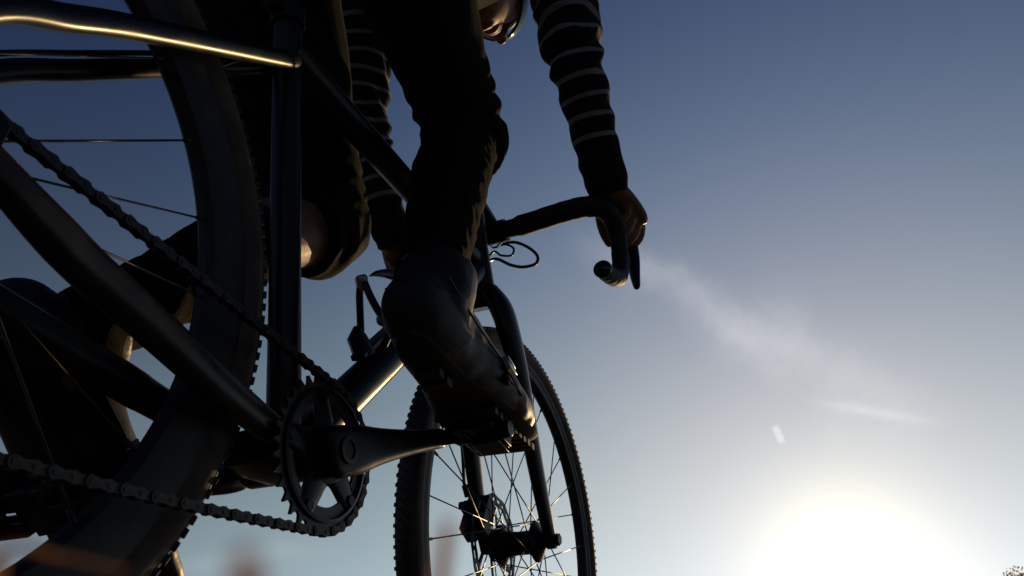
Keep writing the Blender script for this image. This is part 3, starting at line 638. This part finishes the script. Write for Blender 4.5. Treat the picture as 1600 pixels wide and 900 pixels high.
def legaxis(s):
    h, k, a = HIP[s], KNEE[s], ANK[s]; fw_ = V3(1, 0, 0)
    back = ((h+a)/2-k).normalized()
    th = [h, h.lerp(k, .35)+back*-.004, h.lerp(k, .75), k-back*.006]
    shn = [k.lerp(a, .14)+back*.004, k.lerp(a, .33)+back*.018, k.lerp(a, .62)+back*.008, k.lerp(a, .9), a]
    return th, shn
def body_mesh():
    mb = MB()
    for s in (-1, 1):
        th, shn = legaxis(s)
        r_ = [.086, .078, .056, .050, .047, .047, .040, .032, .031]
        P = spline([(*p, q) for p, q in zip(th+shn, r_)], 5); mb.tube([q[:3] for q in P], [q[3] for q in P], 20)
        # foot inside the shoe
        ft = Matrix.Rotation(R(-3.5) if s < 0 else R(35), 3, 'Y'); mb.tube([ANK[s]+ft @ V3(*o_) for o_ in ((-.01, 0, .02), (0, 0, -.045), (.07, 0, -.060), (.15, 0, -.070))], [.028, .030, .024, .013], 14)
        P = spline([(*SHO[s], .048), (*SHO[s].lerp(ELB[s], .5), .042), (*ELB[s], .036), (*ELB[s].lerp(WRI[s], .35), .037), (*WRI[s], .027)], 5)
        mb.tube([q[:3] for q in P], [q[3] for q in P], 16)
    mb.tube([V3(.20, 0, 1.0), V3(.24, 0, 1.05), V3(.36, 0, 1.17), V3(.52, 0, 1.30), V3(.65, 0, 1.385), V3(.70, 0, 1.41)], [(.10, .14), (.12, .165), (.105, .15), (.115, .17), (.10, .19), (.06, .10)], 28, up=(-.6, 0, .8))
    for s in (-1, 1): mb.tube([V3(.65, 0, 1.39), SHO[s]], [.07, .055], 16)
    mb.tube([V3(.66, 0, 1.39), V3(.73, 0, 1.44), hp(-.02, 0, -.03)], [.062, .056, .06], 20)
    # head : slices from the chin to the crown  (u, centre f, half depth, half width)
    sl_ = spline([(-.122, .064, .010, .012), (-.115, .058, .030, .030), (-.10, .046, .047, .044), (-.075, .028, .066, .056), (-.045, .012, .084, .065), (-.01, .002, .094, .071), (.03, -.004, .098, .075), (.065, -.010, .094, .072), (.095, -.018, .074, .058), (.113, -.022, .042, .034), (.12, -.024, .01, .01)], 4)
    mb.tube([hp(q[1], 0, q[0]) for q in sl_], [(q[2], q[3]) for q in sl_], 28, up=tuple(HF))
    mb.tube([hp(.088, 0, .018), hp(.099, 0, .0), hp(.108, 0, -.018), hp(.111, 0, -.027), hp(.098, 0, -.036)], [.008, .0095, .012, .0125, .008], 14)      # nose
    for s in (-1, 1):
        mb.tube([hp(.098, s*.010, -.031), hp(.106, s*.012, -.029)], [.008, .007], 10)
        mb.tube([hp(.062, s*.040, -.016), hp(.071, s*.030, -.030), hp(.074, s*.020, -.05)], [.016, .013, .008], 12)   # cheek and smile fold
        mb.tube([hp(.080, s*.012, .026), hp(.080, s*.030, .03), hp(.070, s*.048, .026)], [.007, .008, .006], 10)     # brow
        mb.tube([hp(.072, s*.031, .010), hp(.082, s*.031, .010)], [.012, .008], 12)                                    # eyeball
        P = [hp(-.005+.022*math.cos(a), s*(.074+.004*math.sin(a)), -.012+.030*math.sin(a)) for a in [2*math.pi*i/14 for i in range(15)]]
        mb.tube(P, .006, 8); mb.tube([hp(-.005, s*.066, -.012), hp(-.005, s*.076, -.012)], [.022, .019], 14)         # ear
    mb.tube([hp(.080, -.024, -.063), hp(.091, -.010, -.0595), hp(.093, 0, -.061), hp(.091, .010, -.0595), hp(.080, .024, -.063)], [.004, .0062, .0058, .0062, .004], 10)
    mb.tube([hp(.079, -.022, -.073), hp(.088, -.008, -.0755), hp(.089, 0, -.076), hp(.088, .008, -.0755), hp(.079, .022, -.073)], [.004, .0065, .007, .0065, .004], 10)
    mb.tube([hp(.078, 0, -.104), hp(.084, 0, -.104)], [.018, .012], 12)
    # hands over the brake hoods
    for s in (-1, 1):
        w = WRI[s]
        P = spline([(*w, .024, .026), (.893, s*.217, .906, .021, .033), (.925, s*.222, .902, .018, .039), (.955, s*.227, .895, .015, .040), (.972, s*.229, .890, .010, .034)], 4)
        mb.tube([q[:3] for q in P], [(q[3], q[4]) for q in P], 18, up=(0, s*.35, 1))
        fing = [(.972, 1.0, .0086), (.951, 1.08, .0090), (.929, 1.0, .0086), (.908, .82, .0077)]
        for i, (x, ln, r_) in enumerate(fing):
            y0 = .2435-.003*i
            pts = [(x-.012, s*(y0-.022), .900), (x, s*(y0-.001), .892-.002*i), (x+.012, s*(y0-.003), .890-.020*ln), (x+.013, s*(y0-.018), .887-.036*ln), (x+.010, s*(y0-.039*ln), .884-.043*ln)]
            P = spline([(*p, q) for p, q in zip(pts, [r_*1.1, r_*1.16, r_*1.02, r_*.98, r_*.72])], 4)
            mb.tube([q[:3] for q in P], [q[3] for q in P], 12)
            t = Vector(P[-1][:3])
        pts = [(.905, s*.196, .898), (.928, s*.186, .880), (.950, s*.185, .862), (.968, s*.189, .848)]
        P = spline([(*p, q) for p, q in zip(pts, [.015, .0125, .0105, .0075])], 4); mb.tube([q[:3] for q in P], [q[3] for q in P], 12)
    me = remesh(mb, .0036, 3, 'body'); me.materials.append(M['skin']); return me
bodyo = obj('body', body_mesh(), None, rider)

# trousers to the knee
def trousers():
    mb = MB()
    for s in (-1, 1):
        th, shn = legaxis(s); k = KNEE[s]; a = ANK[s]; back = ((HIP[s]+a)/2-k).normalized()
        pts = [th[0], th[1], th[2], th[3]] + ([k.lerp(a, .05)+back*.002, k.lerp(a, .10)+back*.004] if s < 0 else [k.lerp(a, .05)+back*.002, k.lerp(a, .125)+back*.005])
        r_ = [.100, .088, .066, .0605, .0600, .0605] if s < 0 else [.102, .095, .077, .0655, .0645, .0650]
        P = spline([(*p, q) for p, q in zip(pts, r_)], 6); mb.tube([q[:3] for q in P], [q[3] for q in P], 24)
    mb.tube([V3(.165, 0, .985), V3(.20, 0, 1.03), V3(.27, 0, 1.10), V3(.35, 0, 1.18)], [(.105, .13), (.14, .175), (.135, .172), (.125, .165)], 28, up=(-.6, 0, .8))
    me = remesh(mb, .0042, 4, 'trousers')
    v = verts(me); n = normals(me); dis = np.zeros(len(v))
    for s in (-1, 1):
        th, shn = legaxis(s); sa, dd = nearest_axis(v, th+[KNEE[s].lerp(ANK[s], .10)])
        Lk = (KNEE[s]-HIP[s]).length
        w = np.exp(-((sa-Lk)/.09)**2)*(dd < .12)*(np.sign(v[:, 1]) == s)
        ph = np.array([mnoise.noise(Vector(q*9)) for q in v])
        dis += w*(.0038 if s < 0 else .0018)*(np.sin((sa+.03*ph)*2*math.pi/.034+4*ph))
    lo = np.array([mnoise.noise(Vector(q*14)) for q in v]); dis += .004*lo*(1-.75*np.exp(-((v[:, 0]-KNEE[1].x)/.05)**2)*(v[:, 1] > .03)*(v[:, 2] < .78))
    setverts(me, v+n*dis[:, None]); me.materials.append(M['cloth']); return me
obj('trousers', trousers(), None, rider)

# socks
for s in (-1, 1):
    k, a = KNEE[s], ANK[s]; back = ((HIP[s]+a)/2-k).normalized(); mb = MB()
    P = spline(([(*(k.lerp(a, .06)+back*.004), .0520)] if s < 0 else [])+[(*(k.lerp(a, .34)+back*.016), .0510), (*(k.lerp(a, .38)+back*.016), .0512), (*(k.lerp(a, .62)+back*.008), .0445), (*k.lerp(a, .88), .0375), (*a, .0370), (*(a+V3(.01, 0, -.045)), .036)], 6)
    mb.tube([q[:3] for q in P], [q[3] for q in P], 28); me = remesh(mb, .0045, 1, 'sock'); wrinkle(me, .0030, 60, (1, 1, 1), s*3.)
    me.materials.append(M['sock']); obj('sock', me, None, rider)

# jersey with stripes across sleeves and body
SL = {s: [p for p in spline([tuple(WRI[s]+(WRI[s]-ELB[s]).normalized()*.016), tuple(ELB[s].lerp(WRI[s], .5)), tuple(ELB[s]), tuple(SHO[s].lerp(ELB[s], .5)), tuple(SHO[s])], 6)] for s in (-1, 1)}
TORSO = [V3(.25, 0, 1.07), V3(.36, 0, 1.17), V3(.52, 0, 1.30), V3(.66, 0, 1.39)]
S0, PER = .094, .0360
def jersey():
    mb = MB()
    for s in (-1, 1):
        m = len(SL[s]); r_ = np.interp(np.linspace(0, 1, m), [0, .03, .12, .3, .5, .62, .8, 1], [.0335, .0375, .0385, .0425, .0535, .0575, .058, .068])
        mb.tube(SL[s], list(r_), 22)
        mb.tube([V3(.64, 0, 1.385), V3(*SHO[s])], [.09, .072], 20)
    mb.tube([V3(.24, 0, 1.06)]+TORSO[1:]+[V3(.71, 0, 1.42)], [(.142, .178), (.128, .168), (.132, .185), (.118, .205), (.072, .09)], 30, up=(-.6, 0, .8))
    me = remesh(mb, .0048, 2, 'jersey')
    v = verts(me); n = normals(me); along = np.full(len(v), -1.); dis = np.zeros(len(v)); best = np.full(len(v), 1e9)
    ph = np.array([mnoise.noise(Vector(q*11)) for q in v]); ph2 = np.array([mnoise.noise(Vector(q*26)) for q in v])
    ts, td = nearest_axis(v, TORSO); al_t = (ts+.01)/PER+1
    along = np.where(v[:, 0] < .46, al_t, -1.)
    for s in (-1, 1):
        sa, dd = nearest_axis(v, SL[s]); k = (np.sign(v[:, 1]) == s) & (dd < .085) & (np.abs(v[:, 1]) > .13)
        along[k] = ((sa-S0)/PER)[k]
        elb = (ELB[s]-WRI[s]).length
        w = (np.exp(-((sa-elb)/.11)**2)*.75+.25)*k
        dis += w*.0048*np.sin((sa+.035*ph)*2*math.pi/.052+5*ph)
    dis += .0045*ph+.002*ph2
    setverts(me, v+n*dis[:, None])
    at_ = me.attributes.new('along', 'FLOAT', 'POINT'); at_.data.foreach_set('value', along.astype(np.float32))
    me.materials.append(M['stripe']); return me
obj('jersey', jersey(), None, rider)

# shoes : upper, sole, laces
def shoe(s):
    ped = BB+(ca @ V3(.1725, 0, 0))*(1 if s < 0 else -1); base = Vector((ped.x, s*.124, ped.z+.0095))
    tl = R(-3.5) if s < 0 else R(35)
    if s > 0: base += Matrix.Rotation(tl, 3, 'Y') @ V3(.03, 0, .006)+V3(.038, 0, -.003)
    rot = Matrix.Rotation(tl, 3, 'Y') @ Matrix.Rotation(R(4)*(1 if s < 0 else -1), 3, 'Z')
    def q(x, y, z): return base+rot @ V3(x, y, z)
    sec = spline([(-.197, .050, .010, .012), (-.192, .053, .024, .021), (-.178, .058, .036, .029), (-.145, .062, .045, .0345), (-.10, .058, .047, .036), (-.055, .048, .042, .039), (-.01, .039, .035, .0445), (.035, .032, .0275, .0465), (.072, .028, .021, .0425), (.097, .027, .015, .032), (.110, .026, .008, .016), (.113, .026, .003, .006)], 5)
    mb = MB(); mb.tube([q(a[0], 0, a[1]) for a in sec], [(a[2], a[3]) for a in sec], 26, up=(0, 0, 1))
    mb.tube([q(-.140, 0, .06), q(-.128, 0, .105), q(-.122, 0, .122)], [.040, .0415, .0415], 24)
    me = remesh(mb, .004, 3, 'shoe'); wrinkle(me, .0018, 45, (1, .6, 1), s*5.); me.materials.append(M['shoe'])
    sh = obj('shoe', me, None, rider)
    mb = MB(); so_ = spline([(-.186, .024, .008), (-.178, .019, .017), (-.152, .013, .023), (-.10, .008, .027), (-.04, .0035, .039), (.02, .0, .0475), (.07, .001, .0445), (.10, .008, .032), (.115, .015, .016), (.118, .018, .005)], 5)
    mb.tube([q(a[0], 0, a[1]+.004) for a in so_], [(.0065, a[2]) for a in so_], 16, up=(0, 0, 1))
    mb.box(q(-.118, 0, .002), (.006, .014, .004), rot); mb.box(q(-.135, 0, .005), (.005, .013, .004), rot)
    for i in range(9):
        x = -.04+i*.016; mb.box(q(x, 0, -.003), (.0045, .034, .0035), rot)
    part_(obj('sole', mb, M['sole'], sh), sh)
    mb = MB(); hc = spline([(-.1985, .052, .010, .013), (-.194, .054, .024, .0230), (-.180, .058, .0345, .0305), (-.150, .058, .0400, .0360), (-.128, .050, .034, .0370), (-.118, .044, .026, .0375)], 4)
    mb.tube([q(a[0], 0, a[1]-.004) for a in hc], [(a[2], a[3]) for a in hc], 26, up=(0, 0, 1)); me = remesh(mb, .0035, 2, 'heel_counter'); me.materials.append(M['sole']); obj('heel_counter', me, None, sh)
    for sg in (-1, 1):
        mb = MB(); mb.tube(spline([tuple(q(*p)) for p in ((-.172, sg*.0325, .085), (-.13, sg*.0385, .066), (-.08, sg*.0395, .058), (-.035, sg*.0415, .050), (.01, sg*.0455, .030))], 6), .0013, 6); obj('seam', mb, M['plastic'], sh)
    mb = MB(); mb.box(q(-.028, -.0445, .050), (.011, .003, .008), rot @ Matrix.Rotation(R(-20), 3, 'X')); mb.tube([q(-.040, -.046, .056), q(-.016, -.046, .052)], .0022, 8); obj('shoe_buckle', mb, M['alloy'], sh, bevel=.001)
    for i in range(5):
        x = -.075+.017*i; z = .094-.0095*i; mb = MB()
        mb.tube([q(x-.004, -.024, z-.006), q(x, -.010, z+.0035), q(x+.003, .010, z+.0035), q(x-.002, .024, z-.006)], .0024, 8); part_(obj('shoe_lace', mb, M['plastic'], sh), sh)
    mb = MB(); mb.tube([q(-.028, .046*-s*-1, .030), q(-.026, .030, .066), q(-.024, 0, .078), q(-.026, -.030, .066), q(-.028, -.046, .030)], [(.009, .0022)]*5, 10, up=tuple(rot @ V3(1, 0, 0))); part_(obj('shoe_strap', mb, M['shoe'], sh), sh)
def part_(o, p): return o
shoe(-1); shoe(1)

# sunglasses and hair
mb = MB()
n = 26; vs = []; fs = []
for i in range(n+1):
    a = R(-100+200*i/n); cxr = .079; dp = .088
    for (u0, k) in ((.036, .98), (.026, 1.01), (.006, 1.03), (-.012, 1.0), (-.020, .965)):
        sh_ = 1-.25*max(0, abs(a)-R(55))/R(45); uu = .010+(u0-.010)*sh_
        vs.append(hp(.012+dp*k*math.cos(a)+.012*math.cos(a)**3, cxr*k*math.sin(a), uu-(.006 if abs(a) < R(12) and u0 < 0 else 0)*-1.2))
m5 = 5
for i in range(n):
    for k in range(m5-1): fs.append((i*m5+k, i*m5+k+1, (i+1)*m5+k+1, (i+1)*m5+k))
mb.add(vs, fs); gl = obj('sunglasses', mb, M['gloss'], rider)
so2 = gl.modifiers.new('solid', 'SOLIDIFY'); so2.thickness = .0028; so2.offset = 0
for s in (-1, 1):
    mb2 = MB(); mb2.tube([hp(.0, s*.0785, .018), hp(-.05, s*.077, .016), hp(-.085, s*.070, .004)], [(.003, .0016)]*3, 8); obj('sunglasses_temple', mb2, M['gloss'], gl)
mb = MB(); sl_ = spline([(.0, -.042, .060, .074), (.04, -.028, .080, .080), (.075, -.022, .082, .075), (.103, -.024, .060, .055), (.124, -.026, .02, .02)], 4)
mb.tube([hp(q[1], 0, q[0]) for q in sl_], [(q[2], q[3]) for q in sl_], 26, up=tuple(HF)); me = remesh(mb, .005, 2, 'hair'); wrinkle(me, .006, 60, (1, 1, 1)); me.materials.append(M['hair']); obj('hair', me, None, rider)

# ------------------------------------------------------------------ plants
M['straw'] = mat('dry_grass', (.30, .17, .075), .7, noise=(90, (.22, .12, .05), .4, .7))
M['leaf'] = mat('tree_leaf', (.09, .085, .03), .6, noise=(2, (.12, .09, .035), .4, .6))
M['bark'] = mat('bark', (.11, .08, .055), .9, bump=(30, .8, .02))
def translucent(m, col, f):
    n = m.node_tree.nodes; l = m.node_tree.links; t = n.new('ShaderNodeBsdfTranslucent'); t.inputs[0].default_value = (*col, 1); x = n.new('ShaderNodeMixShader'); x.inputs[0].default_value = f
    l.new(n['Principled BSDF'].outputs[0], x.inputs[1]); l.new(t.outputs[0], x.inputs[2]); l.new(x.outputs[0], n['Material Output'].inputs[0])
translucent(M['straw'], (.62, .40, .22), .6); translucent(M['leaf'], (.45, .36, .10), .6)
def stalk(pts, w, label, head):
    root = Vector(pts[0]); mb = MB(); P = spline(pts, 6); n = len(P)
    mb.tube(P, [(w*(1-.6*i/n), w*.3) for i in range(n)], 8, up=(.3, -.95, 0)); o = obj('grass_stalk', mb, M['straw'])
    if head:
        mb = MB(); e = Vector(P[-1]); t = (e-Vector(P[-4])).normalized()
        for k in range(14):
            a = k*2.4; q = e-t*(.014-.0011*k); side = (V3(math.cos(a), math.sin(a), .2)-t*V3(math.cos(a), math.sin(a), .2).dot(t)).normalized()
            mb.tube([q, q+t*.003+side*.0016, q+t*.006+side*.001], [.0004, .0010, .0002], 6)
        obj('seed_head', mb, M['straw'], o)
    tag(o, label, 'grass stalk', 'dry grass stalks close to the camera')
stalk([(-.088, -.420, 0), (-.1034, -.4327, .0455), (-.1097, -.4363, .0507), (-.111, -.4367, .0521), (-.1113, -.4366, .0530)], .0009, 'blurred dry grass stalk rising at the bottom edge left of the front wheel', False)
stalk([(-.066, -.418, 0), (-.086, -.4304, .0445), (-.0943, -.4345, .0527), (-.0956, -.4353, .0554), (-.096, -.4357, .0579)], .0007, 'blurred dry grass stalk in front of the lower front tyre', False)
stalk([(-.135, -.37, 0), (-.118, -.398, .042), (-.101, -.4073, .0537), (-.1014, -.4113, .0573), (-.097, -.4097, .0581), (-.0910, -.4086, .0586)], .0006, 'bent brown grass blade crossing the bottom left corner under the rear tyre', False)
def tree(x, y, h):
    root = empty('tree', (x, y, 0)); rnd = random.Random(5); mb = MB()
    mb.tube([(x, y, -.1), (x+.05, y, h*.3), (x-.05, y+.05, h*.62), (x, y, h*.9)], [.17, .13, .08, .02], 10)
    tips = []
    for k in range(26):
        z = h*(.3+.62*rnd.random()); a = rnd.random()*6.28; ln = h*.30*(1.15-z/h)+.35
        p0 = V3(x, y, z); p1 = p0+V3(math.cos(a)*ln*.5, math.sin(a)*ln*.5, ln*.3); p2 = p0+V3(math.cos(a)*ln, math.sin(a)*ln, ln*.75)
        mb.tube([p0, p1, p2], [.05, .03, .008], 6); tips += [(p1, .35), (p2, .5), (p1.lerp(p2, .5), .42)]
    tips += [(V3(x, y, h*.93), .4), (V3(x+.1, y-.1, h), .3)]
    obj('trunk', mb, M['bark'], root); mb = MB()
    for c_, r_ in tips:
        for k in range(95):
            v = V3(rnd.gauss(0, 1), rnd.gauss(0, 1), rnd.gauss(0, 1)).normalized()*r_*rnd.random()**.5
            p = c_+v; u_ = V3(rnd.gauss(0, 1), rnd.gauss(0, 1), rnd.gauss(0, 1)).normalized(); w_ = u_.orthogonal().normalized(); sz = rnd.uniform(.05, .10)
            mb.add([p-u_*sz, p+w_*sz*.5, p+u_*sz, p-w_*sz*.5], [(0, 1, 2, 3)])
    obj('crown', mb, M['leaf'], root, smooth=False)
    tag(root, 'small tree with thin autumn leaves on the horizon at the far right', 'tree')
tree(38.0, -8.05, 7.08)

def grass():
    rnd = random.Random(11); mb = MB(); k = 0
    while k < 5200:
        x, y = rnd.uniform(-2.2, 4.5), rnd.uniform(-2.6, 2.6); dcam = math.hypot(x-CAM.x, y-CAM.y); h = rnd.uniform(.018, .07)
        if dcam < .12 or h > CAM.z+.14*dcam-.02 or (abs(y) < .05 and -.1 < x < 1.2): continue
        a = rnd.random()*6.28; w = rnd.uniform(.0012, .0028); dx, dy = math.cos(a), math.sin(a); l = rnd.uniform(.2, .7)*h
        mb.add([(x-dy*w, y+dx*w, -.002), (x+dy*w, y-dx*w, -.002), (x+dx*l*.35+dy*w*.7, y+dy*l*.35-dx*w*.7, h*.6), (x+dx*l*.35-dy*w*.7, y+dy*l*.35+dx*w*.7, h*.6), (x+dx*l, y+dy*l, h)], [(0, 1, 2, 3), (3, 2, 4)]); k += 1
    o = obj('grass', mb, M['straw'], smooth=False); o['kind'] = 'stuff'
grass()
